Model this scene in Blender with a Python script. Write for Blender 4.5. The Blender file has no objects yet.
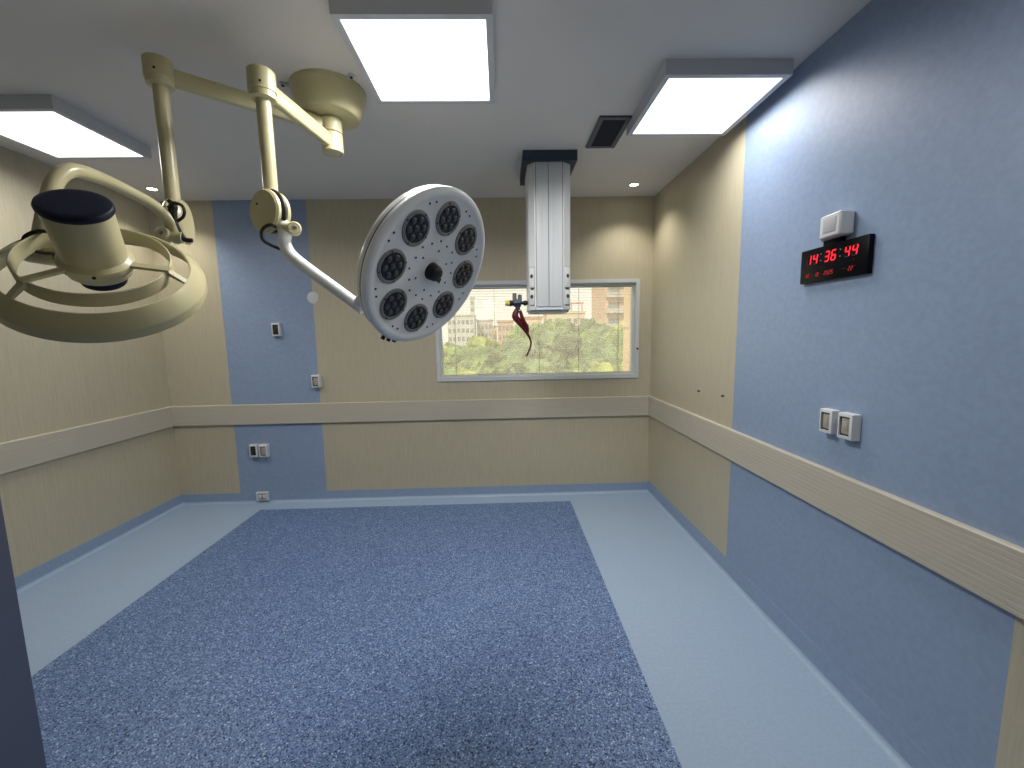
import bpy, math, random
from mathutils import Vector, Matrix, noise

random.seed(7)
SC = bpy.context.scene
COL = SC.collection
PI = math.pi
V = Vector


# ------------------------------------------------------------------ colour / materials
def lin(c):
    return tuple((x / 255 / 12.92 if x / 255 <= 0.04045 else ((x / 255 + 0.055) / 1.055) ** 2.4) for x in c)


def base_mat(name, rgb, rough=0.5, metal=0.0, spec=0.5):
    m = bpy.data.materials.new(name)
    m.use_nodes = True
    b = m.node_tree.nodes['Principled BSDF']
    b.inputs['Base Color'].default_value = (*lin(rgb), 1)
    b.inputs['Roughness'].default_value = rough
    b.inputs['Metallic'].default_value = metal
    b.inputs['Specular IOR Level'].default_value = spec
    return m


def add_noise(m, rgb_a, rgb_b, scale=(1, 1, 1), nscale=10.0, detail=4.0, lo=0.3, hi=0.7, bump=0.0, bdist=0.002):
    nt = m.node_tree
    N, L = nt.nodes, nt.links
    b = N['Principled BSDF']
    tc = N.new('ShaderNodeTexCoord')
    mp = N.new('ShaderNodeMapping')
    mp.inputs['Scale'].default_value = scale
    nz = N.new('ShaderNodeTexNoise')
    nz.inputs['Scale'].default_value = nscale
    nz.inputs['Detail'].default_value = detail
    cr = N.new('ShaderNodeValToRGB')
    cr.color_ramp.elements[0].position = lo
    cr.color_ramp.elements[1].position = hi
    cr.color_ramp.elements[0].color = (*lin(rgb_a), 1)
    cr.color_ramp.elements[1].color = (*lin(rgb_b), 1)
    L.new(tc.outputs['Object'], mp.inputs['Vector'])
    L.new(mp.outputs['Vector'], nz.inputs['Vector'])
    L.new(nz.outputs['Fac'], cr.inputs['Fac'])
    L.new(cr.outputs['Color'], b.inputs['Base Color'])
    if bump:
        bp = N.new('ShaderNodeBump')
        bp.inputs['Strength'].default_value = bump
        bp.inputs['Distance'].default_value = bdist
        L.new(nz.outputs['Fac'], bp.inputs['Height'])
        L.new(bp.outputs['Normal'], b.inputs['Normal'])
    return m


def emis(name, rgb, strength):
    m = bpy.data.materials.new(name)
    m.use_nodes = True
    nt = m.node_tree
    nt.nodes.clear()
    o = nt.nodes.new('ShaderNodeOutputMaterial')
    e = nt.nodes.new('ShaderNodeEmission')
    e.inputs['Color'].default_value = (*lin(rgb), 1)
    e.inputs['Strength'].default_value = strength
    nt.links.new(e.outputs[0], o.inputs['Surface'])
    return m


M = {}
PANEL_E, PANEL_W = 2.5, 25.0
M['blue'] = add_noise(base_mat('blue_vinyl', (139, 157, 184), 0.42, spec=0.4), (136, 154, 181), (142, 160, 187), nscale=40, lo=0.35, hi=0.65, bump=0.03, bdist=0.0005)
M['beige'] = add_noise(base_mat('beige_woodgrain_vinyl', (184, 176, 152), 0.45, spec=0.4), (178, 170, 146), (189, 181, 157), scale=(60, 60, 2.6), nscale=2.0, detail=6, lo=0.3, hi=0.7, bump=0.04, bdist=0.0005)
M['floor_light'] = add_noise(base_mat('pale_blue_floor_vinyl', (154, 173, 196), 0.38, spec=0.4), (151, 170, 193), (157, 176, 199), nscale=60, lo=0.35, hi=0.65)
M['ceil'] = add_noise(base_mat('ceiling_paint', (222, 218, 213), 0.7, spec=0.3), (220, 216, 211), (224, 220, 215), nscale=2.0)
M['rail'] = add_noise(base_mat('rail_vinyl', (184, 177, 161), 0.45), (178, 171, 154), (189, 183, 168), scale=(1.2, 1.2, 120), nscale=2.0, detail=5)
M['white'] = base_mat('white_plastic', (208, 210, 210), 0.4)
M['alu'] = base_mat('pale_grey_aluminium', (200, 203, 203), 0.38)
M['lamp_house'] = base_mat('luminaire_grey', (196, 198, 204), 0.5)
M['cream'] = base_mat('cream_enamel', (190, 182, 142), 0.28, spec=0.55)
M['cream_dk'] = base_mat('cream_plastic', (188, 180, 142), 0.5, spec=0.3)
M['white_enamel'] = base_mat('white_enamel', (214, 216, 216), 0.25)
M['led_white'] = base_mat('lamp_head_white', (232, 233, 233), 0.4)
M['bezel'] = base_mat('bezel_grey', (128, 128, 126), 0.4)
M['black'] = base_mat('black_rubber', (16, 16, 18), 0.5)
M['dark_lens'] = base_mat('dark_reflector', (20, 20, 26), 0.2)
M['lens'] = base_mat('clear_lens', (52, 54, 64), 0.08, spec=0.7)
M['navy'] = base_mat('navy_black_cap', (12, 16, 36), 0.4, spec=0.3)
M['slate'] = base_mat('slate_plate', (44, 52, 68), 0.55)
M['door'] = add_noise(base_mat('dark_blue_grey_door', (66, 74, 96), 0.4), (62, 70, 92), (70, 78, 100), nscale=3)
M['vent_frame'] = base_mat('vent_frame_grey', (74, 78, 88), 0.5)
M['vent_dark'] = base_mat('vent_slats', (16, 20, 34), 0.6)
M['dark_recess'] = base_mat('dark_recess', (52, 54, 52), 0.5)
M['switch_black'] = base_mat('black_module', (38, 40, 36), 0.45)
M['switch_beige'] = base_mat('beige_module', (164, 158, 146), 0.45)
M['steel'] = base_mat('steel', (150, 152, 154), 0.3, metal=0.9)
M['dark_metal'] = base_mat('dark_metal', (70, 76, 84), 0.35, metal=0.6)
M['yellow'] = base_mat('yellow_cap', (190, 176, 60), 0.4)
M['red'] = add_noise(base_mat('dark_red_strap', (84, 12, 24), 0.45), (70, 9, 20), (98, 16, 28), nscale=30)
M['clock_case'] = base_mat('black_clock_case', (5, 6, 12), 0.35, spec=0.12)
M['screw'] = base_mat('screw_dark', (40, 36, 30), 0.4, metal=0.5)
M['slat'] = base_mat('blind_slat_grey', (150, 150, 150), 0.5)
M['cord'] = base_mat('blind_cord', (150, 146, 140), 0.6)
M['led_red'] = emis('led_red', (255, 40, 52), 2.2)
M['led_dim'] = emis('led_dim_red', (225, 60, 60), 0.55)
M['led_off'] = base_mat('unlit_segment', (44, 20, 28), 0.4)
M['led_grey'] = emis('led_grey', (190, 190, 200), 0.35)
M['panel_glow'] = emis('luminaire_diffuser', (255, 252, 250), PANEL_E)
M['down_glow'] = emis('downlight_diffuser', (255, 246, 228), 22.0)


def speckle_floor():
    m = base_mat('speckled_navy_floor_vinyl', (84, 104, 148), 0.4, spec=0.4)
    nt = m.node_tree
    N, L = nt.nodes, nt.links
    b = N['Principled BSDF']
    tc = N.new('ShaderNodeTexCoord')
    vo = N.new('ShaderNodeTexVoronoi')
    vo.inputs['Scale'].default_value = 185
    sep = N.new('ShaderNodeSeparateColor')
    cr = N.new('ShaderNodeValToRGB')
    cr.color_ramp.interpolation = 'CONSTANT'
    els = cr.color_ramp.elements
    cols = [(0.0, (33, 47, 82)), (0.16, (80, 103, 143)), (0.42, (97, 121, 162)), (0.70, (111, 136, 176)), (0.88, (138, 161, 196)), (0.965, (178, 196, 222))]
    els[0].position, els[0].color = 0, (*lin(cols[0][1]), 1)
    els[1].position, els[1].color = cols[1][0], (*lin(cols[1][1]), 1)
    for p, c in cols[2:]:
        e = els.new(p)
        e.color = (*lin(c), 1)
    L.new(tc.outputs['Object'], vo.inputs['Vector'])
    L.new(vo.outputs['Color'], sep.inputs['Color'])
    L.new(sep.outputs[0], cr.inputs['Fac'])
    L.new(cr.outputs['Color'], b.inputs['Base Color'])
    return m


M['floor_dark'] = speckle_floor()


def glass_mat(name, veil):
    m = bpy.data.materials.new(name)
    m.use_nodes = True
    nt = m.node_tree
    N, L = nt.nodes, nt.links
    N.clear()
    o = N.new('ShaderNodeOutputMaterial')
    t = N.new('ShaderNodeBsdfTransparent')
    t.inputs['Color'].default_value = (0.97, 0.98, 0.97, 1)
    g = N.new('ShaderNodeBsdfGlossy')
    g.inputs['Roughness'].default_value = 0.02
    mx = N.new('ShaderNodeMixShader')
    mx.inputs[0].default_value = 0.02
    L.new(t.outputs[0], mx.inputs[1])
    L.new(g.outputs[0], mx.inputs[2])
    last = mx
    if veil:
        d = N.new('ShaderNodeBsdfTranslucent')
        d.inputs['Color'].default_value = (1.0, 0.97, 0.9, 1)
        m2 = N.new('ShaderNodeMixShader')
        m2.inputs[0].default_value = veil
        L.new(mx.outputs[0], m2.inputs[1])
        L.new(d.outputs[0], m2.inputs[2])
        last = m2
    L.new(last.outputs[0], o.inputs['Surface'])
    return m


M['glass_haze'] = glass_mat('haze_veil_outer_glass', 0.22)  # pale translucent veil mixed into the pane stands in for outdoor haze
M['glass'] = glass_mat('clear_inner_glass', 0)


# ------------------------------------------------------------------ mesh builder
class MB:
    def __init__(s):
        s.v, s.f, s.m = [], [], []

    def add(s, vs, fs, mi=0):
        o = len(s.v)
        s.v += [V(p) for p in vs]
        s.f += [tuple(i + o for i in f) for f in fs]
        s.m += [mi] * len(fs)
        return s

    def box(s, lo, hi, mi=0, bev=0.0, fr=None):
        x0, y0, z0 = lo
        x1, y1, z1 = hi
        if not bev:
            P = [(x0, y0, z0), (x1, y0, z0), (x1, y1, z0), (x0, y1, z0), (x0, y0, z1), (x1, y0, z1), (x1, y1, z1), (x0, y1, z1)]
            F = [(0, 3, 2, 1), (4, 5, 6, 7), (0, 1, 5, 4), (1, 2, 6, 5), (2, 3, 7, 6), (3, 0, 4, 7)]
        else:
            import bmesh
            bm = bmesh.new()
            bmesh.ops.create_cube(bm, size=1)
            for q in bm.verts:
                q.co = V(((x0 + x1) / 2 + q.co.x * (x1 - x0), (y0 + y1) / 2 + q.co.y * (y1 - y0), (z0 + z1) / 2 + q.co.z * (z1 - z0)))
            bmesh.ops.bevel(bm, geom=bm.edges[:], offset=bev, segments=2, affect='EDGES', profile=0.5)
            bm.verts.index_update()
            P = [q.co.copy() for q in bm.verts]
            F = [tuple(q.index for q in f.verts) for f in bm.faces]
            bm.free()
        if fr is not None:
            P = [fr @ V(p) for p in P]
        return s.add(P, F, mi)

    def prism(s, poly, axis_pts, mi=0):
        """poly: list of points (3-D); extruded by vector axis_pts; capped"""
        n = len(poly)
        d = V(axis_pts)
        P = [V(p) for p in poly] + [V(p) + d for p in poly]
        F = [(i, (i + 1) % n, n + (i + 1) % n, n + i) for i in range(n)]
        F += [tuple(range(n - 1, -1, -1)), tuple(range(n, 2 * n))]
        return s.add(P, F, mi)

    def lathe(s, prof, c, e1, e2, n, seg=48, mi=0, closed=False, a0=0.0):
        c, e1, e2, n = V(c), V(e1), V(e2), V(n)
        P, F = [], []
        k = len(prof)
        for j in range(seg):
            a = 2 * PI * j / seg + a0
            d = e1 * math.cos(a) + e2 * math.sin(a)
            for r, h in prof:
                P.append(c + d * r + n * h)
        rng = range(k) if closed else range(k - 1)
        for j in range(seg):
            j2 = (j + 1) % seg
            for i in rng:
                i2 = (i + 1) % k
                F.append((j * k + i, j2 * k + i, j2 * k + i2, j * k + i2))
        return s.add(P, F, mi)

    def disc(s, r, c, e1, e2, n, h0, h1, seg=32, mi=0, bev=0.0):
        b = bev
        prof = [(0.0, h0), (r - b, h0), (r, h0 + b), (r, h1 - b), (r - b, h1), (0.0, h1)] if b else [(0.0, h0), (r, h0), (r, h1), (0.0, h1)]
        return s.lathe(prof, c, e1, e2, n, seg, mi)

    def tube(s, pts, rad, seg=14, mi=0, cap=True, smooth=0, flat=None):
        pts = [V(p) for p in pts]
        if not isinstance(rad, (list, tuple)):
            rad = [rad] * len(pts)
        rad = list(rad)
        if smooth:
            q, rr = [], []
            n = len(pts)
            for i in range(n - 1):
                p0, p1, p2, p3 = pts[max(i - 1, 0)], pts[i], pts[i + 1], pts[min(i + 2, n - 1)]
                for k in range(smooth):
                    t = k / smooth
                    q.append(0.5 * ((2 * p1) + (p2 - p0) * t + (2 * p0 - 5 * p1 + 4 * p2 - p3) * t * t + (3 * p1 - p0 - 3 * p2 + p3) * t ** 3))
                    rr.append(rad[i] * (1 - t) + rad[i + 1] * t)
            q.append(pts[-1])
            rr.append(rad[-1])
            pts, rad = q, rr
        n = len(pts)
        T = []
        for i in range(n):
            a, b = pts[max(i - 1, 0)], pts[min(i + 1, n - 1)]
            T.append((b - a).normalized())
        up = V((0, 0, 1)) if abs(T[0].z) < 0.9 else V((1, 0, 0))
        u = T[0].cross(up).normalized()
        P, F = [], []
        for i in range(n):
            u = (u - T[i] * u.dot(T[i])).normalized()
            w = T[i].cross(u)
            for j in range(seg):
                a = 2 * PI * j / seg
                ru, rw = (rad[i], rad[i]) if flat is None else (rad[i] * flat[0], rad[i] * flat[1])
                P.append(pts[i] + u * math.cos(a) * ru + w * math.sin(a) * rw)
        for i in range(n - 1):
            for j in range(seg):
                j2 = (j + 1) % seg
                F.append((i * seg + j, i * seg + j2, (i + 1) * seg + j2, (i + 1) * seg + j))
        if cap:
            F.append(tuple(range(seg - 1, -1, -1)))
            F.append(tuple((n - 1) * seg + j for j in range(seg)))
        return s.add(P, F, mi)


def make(name, mb, mats, parent=None, loc=None, ang=35, merge=True):
    import bmesh
    if not isinstance(mats, (list, tuple)):
        mats = [mats]
    if parent is not None:
        root = parent
        while root.parent is not None:
            root = root.parent
        off = root.location.copy()
    elif loc is not None:
        off = V(loc)
    else:
        off = V((0, 0, 0))
    me = bpy.data.meshes.new(name)
    me.from_pydata([tuple(p - off) for p in mb.v], [], mb.f)
    for m in mats:
        me.materials.append(m)
    me.polygons.foreach_set('material_index', mb.m)
    bm = bmesh.new()
    bm.from_mesh(me)
    if merge:
        bmesh.ops.remove_doubles(bm, verts=bm.verts, dist=1e-5)
        bmesh.ops.dissolve_degenerate(bm, edges=bm.edges, dist=1e-6)
    bmesh.ops.recalc_face_normals(bm, faces=bm.faces)
    bm.to_mesh(me)
    bm.free()
    me.polygons.foreach_set('use_smooth', [True] * len(me.polygons))
    me.set_sharp_from_angle(angle=math.radians(ang))
    o = bpy.data.objects.new(name, me)
    COL.objects.link(o)
    if parent is not None:
        o.parent = parent
    elif loc is not None:
        o.location = off
    return o


def tag(o, label, cat, group=None):
    o['label'] = label
    o['category'] = cat
    if group:
        o['group'] = group
    return o


def thing(name, label, cat, loc, group=None):
    o = bpy.data.objects.new(name, None)
    COL.objects.link(o)
    o.location = loc
    o.empty_display_size = 0.1
    return tag(o, label, cat, group)


def copy_tree(o, parent=None):
    c = o.copy()
    COL.objects.link(c)
    c.parent = parent
    for ch in list(o.children):
        copy_tree(ch, c)
    return c


def struct(name, mb, mats, **k):
    o = make(name, mb, mats, **k)
    o['kind'] = 'structure'
    return o


EX, EY, EZ = V((1, 0, 0)), V((0, 1, 0)), V((0, 0, 1))

# ------------------------------------------------------------------ room dimensions (metres)
XL, XR, YB, YF, H = -3.354, 1.540, 4.215, -0.70, 3.025
T = 0.16
BZ = 0.128                                   # height of the blue skirting
BB = 0.108                                   # the same on the back and left walls
WIN = (-0.635, 1.385, 1.258, 2.208)          # hole in the back wall x0,x1,z0,z1


def panel_wall(name, us, zs, pt, matf, hole=None, outward=None):
    """a wall of rectangular panels; us along the wall, zs up; solidified outward"""
    mb = MB()
    for i in range(len(us) - 1):
        for j in range(len(zs) - 1):
            u0, u1, z0, z1 = us[i], us[i + 1], zs[j], zs[j + 1]
            um, zm = (u0 + u1) / 2, (z0 + z1) / 2
            if hole and hole[0] < um < hole[1] and hole[2] < zm < hole[3]:
                continue
            mb.add([pt(u0, z0), pt(u1, z0), pt(u1, z1), pt(u0, z1)], [(0, 1, 2, 3)], matf(um, zm))
            # outer skin and rims
    inner = list(mb.f)
    nv = len(mb.v)
    ow = V(outward) * T
    mb.v += [p + ow for p in mb.v[:nv]]
    mb.f += [tuple(i + nv for i in reversed(f)) for f in inner]
    mb.m += mb.m[:len(inner)]
    # rims: edges used once (by position)
    key = lambda p: (round(p.x, 4), round(p.y, 4), round(p.z, 4))
    cnt = {}
    for f in inner:
        for a, b in zip(f, f[1:] + f[:1]):
            k = frozenset((key(mb.v[a]), key(mb.v[b])))
            cnt.setdefault(k, []).append((a, b))
    for k, l in cnt.items():
        if len(l) == 1:
            a, b = l[0]
            mb.f.append((b, a, a + nv, b + nv))
            mb.m.append(0)
    return struct(name, mb, [M['blue'], M['beige']])


S1, S2 = -2.745, -1.855
panel_wall('wall_back', [XL - T, S1, S2, WIN[0], WIN[1], XR + T], [0, BB, WIN[2], WIN[3], H],
           lambda u, z: (u, YB, z), lambda u, z: 0 if (S1 < u < S2 or z < BB) else 1, WIN, (0, 1, 0))
P1, P2 = 2.678, 1.117
panel_wall('wall_right', [YF, P2, P1, YB], [0, BZ, H], lambda u, z: (XR, u, z),
           lambda u, z: 0 if (P2 < u < P1 or z < BZ) else 1, None, (1, 0, 0))
panel_wall('wall_left', [YF, YB], [0, BB, H], lambda u, z: (XL, u, z), lambda u, z: 0 if z < BB else 1, None, (-1, 0, 0))
DX0, DX1, DH = -0.80, 0.85, 2.15             # door opening in the wall behind the camera
panel_wall('wall_front', [XL - T, DX0, DX1, XR + T], [0, BZ, DH, H], lambda u, z: (u, YF, z),
           lambda u, z: 0 if z < BZ else 1, (DX0, DX1, -1, DH), (0, -1, 0))
# corridor behind the door, closed off
mb = MB()
mb.box((DX0 - 0.5, -2.3, 0), (DX1 + 0.5, -2.2, 2.5))
mb.box((DX0 - 0.6, -2.3, 0), (DX0 - 0.5, YF - T, 2.5))
mb.box((DX1 + 0.5, -2.3, 0), (DX1 + 0.6, YF - T, 2.5))
mb.box((DX0 - 0.6, -2.3, 2.5), (DX1 + 0.6, YF - T, 2.6))
struct('wall_corridor', mb, M['beige'])

# floor: pale border and speckled centre in one sheet
G1, G2, GB = -2.444, 0.674, 4.024
mb = MB()
xs, ys = [XL - T, G1, G2, XR + T], [-2.4, -0.4, GB, YB + T]
for i in range(3):
    for j in range(3):
        mb.add([(xs[i], ys[j], 0), (xs[i + 1], ys[j], 0), (xs[i + 1], ys[j + 1], 0), (xs[i], ys[j + 1], 0)], [(0, 1, 2, 3)], 1 if i == 1 and j == 1 else 0)
mb.box((XL - T, -2.4, -0.2), (XR + T, YB + T, -0.001), 0)
struct('floor', mb, [M['floor_light'], M['floor_dark']])
mb = MB()
mb.box((XL - T, YF - T, H), (XR + T, YB + T, H + 0.2))
struct('ceiling', mb, M['ceil'])


# coved skirting: pale floor vinyl sweeps up, blue band above it
def skirting(name, p0, p1, inward, BZ):
    p0, p1, w = V(p0), V(p1), V(inward)
    prof = []
    R_ = 0.026
    for k in range(7):
        a = PI / 2 * k / 6
        prof.append((R_ + 0.004 - R_ * math.sin(a), R_ + 0.001 - R_ * math.cos(a)))
    mb = MB()

    def strip(pr, mi):
        n = len(pr)
        P = [p0 + w * d + EZ * z for d, z in pr] + [p1 + w * d + EZ * z for d, z in pr]
        mb.add(P, [(i, i + 1, n + i + 1, n + i) for i in range(n - 1)], mi)
    strip([(prof[0][0] + 0.012, 0.0012)] + prof, 0)
    strip([prof[-1], (0.0007, BZ), (0.0, BZ + 0.0004)], 1)
    mb.prism([p0 + EZ * 0.0, p0 + w * 0.0005, p0 + w * 0.0005 + EZ * BZ, p0 + EZ * BZ], p1 - p0, 1)
    return struct(name, mb, [M['floor_light'], M['blue']], merge=False)


skirting('baseboard_back', (XL, YB, 0), (XR, YB, 0), (0, -1, 0), BB)
skirting('baseboard_right', (XR, YF, 0), (XR, YB, 0), (-1, 0, 0), BZ)
skirting('baseboard_left', (XL, YF, 0), (XL, YB, 0), (1, 0, 0), BB)


# ribbed wall-guard rail
def guard(name, p0, p1, inward, z0=0.834, z1=1.040):
    p0, p1, w = V(p0), V(p1), V(inward)
    t = 0.026
    prof = [(0, z0), (t - 0.006, z0), (t, z0 + 0.006)]
    n = 10
    for k in range(1, n):
        z = z0 + (z1 - z0) * k / n
        prof += [(t, z - 0.002), (t - 0.0009, z - 0.001), (t - 0.0009, z + 0.001), (t, z + 0.002)]
    prof += [(t, z1 - 0.005), (t - 0.005, z1), (0, z1)]
    mb = MB()
    mb.prism([p0 + w * d + EZ * z for d, z in prof], p1 - p0)
    return struct(name, mb, M['rail'], ang=15)


guard('trim_1', (XL, YB, 0), (XR, YB, 0), (0, -1, 0))
guard('trim_2', (XR, YF, 0), (XR, YB - 0.026, 0), (-1, 0, 0))
guard('trim_3', (XL, YF, 0), (XL, YB - 0.026, 0), (1, 0, 0))

# ------------------------------------------------------------------ window
W0, W1, WZ0, WZ1 = -0.657, 1.410, 1.233, 2.232


def ring_frame(mb, x0, x1, z0, z1, wl, wr, wb, wt, y0, y1, mi=0):
    O = [(x0, z0), (x1, z0), (x1, z1), (x0, z1)]
    I = [(x0 + wl, z0 + wb), (x1 - wr, z0 + wb), (x1 - wr, z1 - wt), (x0 + wl, z1 - wt)]
    P = [(x, y0, z) for x, z in O] + [(x, y0, z) for x, z in I] + [(x, y1, z) for x, z in O] + [(x, y1, z) for x, z in I]
    F = []
    for i in range(4):
        j = (i + 1) % 4
        F += [(i, j, 4 + j, 4 + i), (8 + i, 12 + i, 12 + j, 8 + j), (i, 8 + i, 8 + j, j), (4 + i, 4 + j, 12 + j, 12 + i)]
    mb.add(P, F, mi)


win = MB()
ring_frame(win, W0, W1, WZ0, WZ1, 0.036, 0.036, 0.036, 0.036, YB - 0.014, YB + 0.0)
ring_frame(win, WIN[0] , WIN[1], WIN[2], WIN[3], 0.016, 0.016, 0.016, 0.02, YB - 0.004, YB + T)
wo = struct('window_1', win, M['alu'])
mb = MB()
ring_frame(mb, W0 + 0.036, W1 - 0.036, WZ0 + 0.036, WZ1 - 0.036, 0.022, 0.022, 0.022, 0.03, YB + 0.03, YB + 0.05)
make('sash', mb, M['alu'], wo)
mb = MB()
mb.box((WIN[0] + 0.015, YB + 0.034, WIN[2] + 0.015), (WIN[1] - 0.015, YB + 0.04, WIN[3] - 0.015))
make('inner_pane', mb, M['glass'], wo)
mb = MB()
mb.box((WIN[0] + 0.015, YB + 0.115, WIN[2] + 0.015), (WIN[1] - 0.015, YB + 0.121, WIN[3] - 0.015))
make('outer_pane', mb, M['glass_haze'], wo)
mb = MB()
mb.disc(0.011, (1.393, YB - 0.014, 1.532), EX, EZ, -EY, 0, 0.006, 16)
make('frame_screw', mb, M['dark_recess'], wo)

bl = thing('venetian_blind', 'open grey venetian blind of thin slats inside the window', 'blind', ((W0 + W1) / 2, YB + 0.08, WIN[2] + 0.02))
bx0, bx1 = WIN[0] + 0.03, WIN[1] - 0.03
mb = MB()
z = WIN[2] + 0.045
while z < WIN[3] - 0.06:
    P = []
    for k in range(4):
        d = -0.011 + 0.022 * k / 3
        P += [(bx0, YB + 0.08 + d, z + 0.0016 * math.cos(d / 0.011 * PI / 2)), (bx1, YB + 0.08 + d, z + 0.0016 * math.cos(d / 0.011 * PI / 2))]
    mb.add(P, [(0, 1, 3, 2), (2, 3, 5, 4), (4, 5, 7, 6)])
    z += 0.027
make('slats', mb, M['slat'], bl)
for cx in (-0.468, -0.061, 0.395, 0.807, 1.22):
    mb = MB()
    mb.tube([(cx, YB + 0.066, WIN[2] + 0.035), (cx, YB + 0.066, WIN[3] - 0.035)], 0.0012, 6)
    mb.tube([(cx, YB + 0.094, WIN[2] + 0.035), (cx, YB + 0.094, WIN[3] - 0.035)], 0.0012, 6)
    make('ladder_cord', mb, M['cord'], bl)
mb = MB()
mb.box((bx0, YB + 0.065, WIN[3] - 0.046), (bx1, YB + 0.095, WIN[3] - 0.022), bev=0.003)
make('head_rail', mb, M['slat'], bl)
mb = MB()
mb.box((bx0, YB + 0.069, WIN[2] + 0.02), (bx1, YB + 0.091, WIN[2] + 0.034), bev=0.003)
make('bottom_rail', mb, M['slat'], bl)

# ------------------------------------------------------------------ ceiling panel lights
LW = 0.58
LZ = 2.955


def ceiling_light(x0, y0, label, power=1.0):
    t = thing('ceiling_light', label, 'ceiling light', (x0 + LW / 2, y0 + LW / 2, LZ), 'square panel lights on the ceiling')
    o = 0.028
    mb = MB()
    X0, X1, Y0, Y1 = x0 - o, x0 + LW + o, y0 - o, y0 + LW + o
    O = [(X0, Y0), (X1, Y0), (X1, Y1), (X0, Y1)]
    I = [(x0, y0), (x0 + LW, y0), (x0 + LW, y0 + LW), (x0, y0 + LW)]
    zb, zr = LZ - 0.004, LZ + 0.004
    P = [(x, y, zb) for x, y in O] + [(x, y, zb) for x, y in I] + [(x, y, H) for x, y in O] + [(x, y, zr + 0.03) for x, y in I]
    F = []
    for i in range(4):
        j = (i + 1) % 4
        F += [(i, j, 4 + j, 4 + i), (i, 8 + i, 8 + j, j), (4 + i, 4 + j, 12 + j, 12 + i)]
    F += [(8, 9, 10, 11), (12, 13, 14, 15)]
    mb.add(P, F)
    make('housing', mb, M['lamp_house'], t, ang=20)
    mb = MB()
    mb.box((x0 + 0.001, y0 + 0.001, LZ), (x0 + LW - 0.001, y0 + LW - 0.001, LZ + 0.01))
    make('diffuser', mb, M['panel_glow'], t)
    ad = bpy.data.lights.new('panel_light', 'AREA')
    ad.shape = 'SQUARE'
    ad.size = LW - 0.01
    ad.energy = PANEL_W * power
    ad.color = (1.0, 0.985, 0.97)
    ad.spread = math.radians(166)
    ao = bpy.data.objects.new('panel_light', ad)
    COL.objects.link(ao)
    ao.parent = t
    ao.location = (0, 0, -0.002)
    return t


ceiling_light(-0.613, 1.817, 'square white panel light on the ceiling beside the cream bowl mount', 1.5)
ceiling_light(0.866, 2.203, 'square white panel light on the ceiling against the blue right wall', 0.43)
ceiling_light(-2.997, 2.483, 'square white panel light on the ceiling against the beige left wall', 0.52)
ceiling_light(0.85, 0.10, 'square white panel light on the ceiling near the door, nearest the viewer', 0.28)


def downlight(x, y, label, power):
    t = thing('downlight', label, 'downlight', (x, y, H - 0.005), 'small round downlights')
    mb = MB()
    mb.lathe([(0.036, 0.003), (0.036, 0.0), (0.046, 0.0), (0.05, 0.004), (0.05, 0.006)], (x, y, H - 0.006), EX, EY, EZ, 32)
    make('trim_ring', mb, M['white'], t)
    mb = MB()
    mb.disc(0.036, (x, y, H - 0.004), EX, EY, EZ, 0.0, 0.003, 32)
    make('lamp_lens', mb, M['down_glow'], t)
    ld = bpy.data.lights.new('downlight_beam', 'SPOT')
    ld.energy = power
    ld.color = (1.0, 0.95, 0.82)
    ld.spot_size = math.radians(115)
    ld.spot_blend = 0.75
    ld.shadow_soft_size = 0.035
    lo = bpy.data.objects.new('downlight_beam', ld)
    COL.objects.link(lo)
    lo.parent = t
    lo.location = (0, 0, -0.012)
    return t


downlight(1.232, 3.888, 'small round downlight in the corner above the window, right of the vent', 27)
downlight(-3.028, 3.881, 'small round downlight behind the left surgical lamp pole', 30)

# ceiling vent
VX0, VX1, VY0, VY1 = 0.637, 0.842, 2.704, 3.126
t = thing('ceiling_vent', 'dark rectangular air vent in the ceiling between pendant and panel light', 'vent', ((VX0 + VX1) / 2, (VY0 + VY1) / 2, H - 0.012))
mb = MB()
O = [(VX0, VY0), (VX1, VY0), (VX1, VY1), (VX0, VY1)]
w = 0.03
I = [(VX0 + w, VY0 + w), (VX1 - w, VY0 + w), (VX1 - w, VY1 - w), (VX0 + w, VY1 - w)]
P = [(x, y, H - 0.012) for x, y in O] + [(x, y, H - 0.012) for x, y in I] + [(x, y, H) for x, y in O] + [(x, y, H) for x, y in I]
F = []
for i in range(4):
    j = (i + 1) % 4
    F += [(i, j, 4 + j, 4 + i), (i, 8 + i, 8 + j, j), (4 + i, 4 + j, 12 + j, 12 + i), (8 + i, 12 + i, 12 + j, 8 + j)]
mb.add(P, F)
make('vent_frame', mb, M['vent_frame'], t, ang=20)
mb = MB()
mb.box((VX0 + w, VY0 + w, H - 0.002), (VX1 - w, VY1 - w, H - 0.0005))
k = 0
y = VY0 + w + 0.012
while y < VY1 - w - 0.01:
    mb.prism([(VX0 + w, y, H - 0.003), (VX0 + w, y + 0.002, H - 0.003), (VX0 + w, y + 0.012, H - 0.011), (VX0 + w, y + 0.010, H - 0.011)], (VX1 - VX0 - 2 * w, 0, 0))
    y += 0.016
make('grille', mb, M['vent_dark'], t)

# ------------------------------------------------------------------ pendant service column
t = thing('ceiling_pendant', 'pale grey service column hanging from a dark ceiling plate before the window', 'service column', (0.39, 3.42, 1.87))
CX0, CX1, CY0, CY1 = 0.224, 0.547, 3.196, 3.60
CZ0, CZ1 = 1.893, 3.0
FX0, FX1 = 0.277, 0.483
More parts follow.
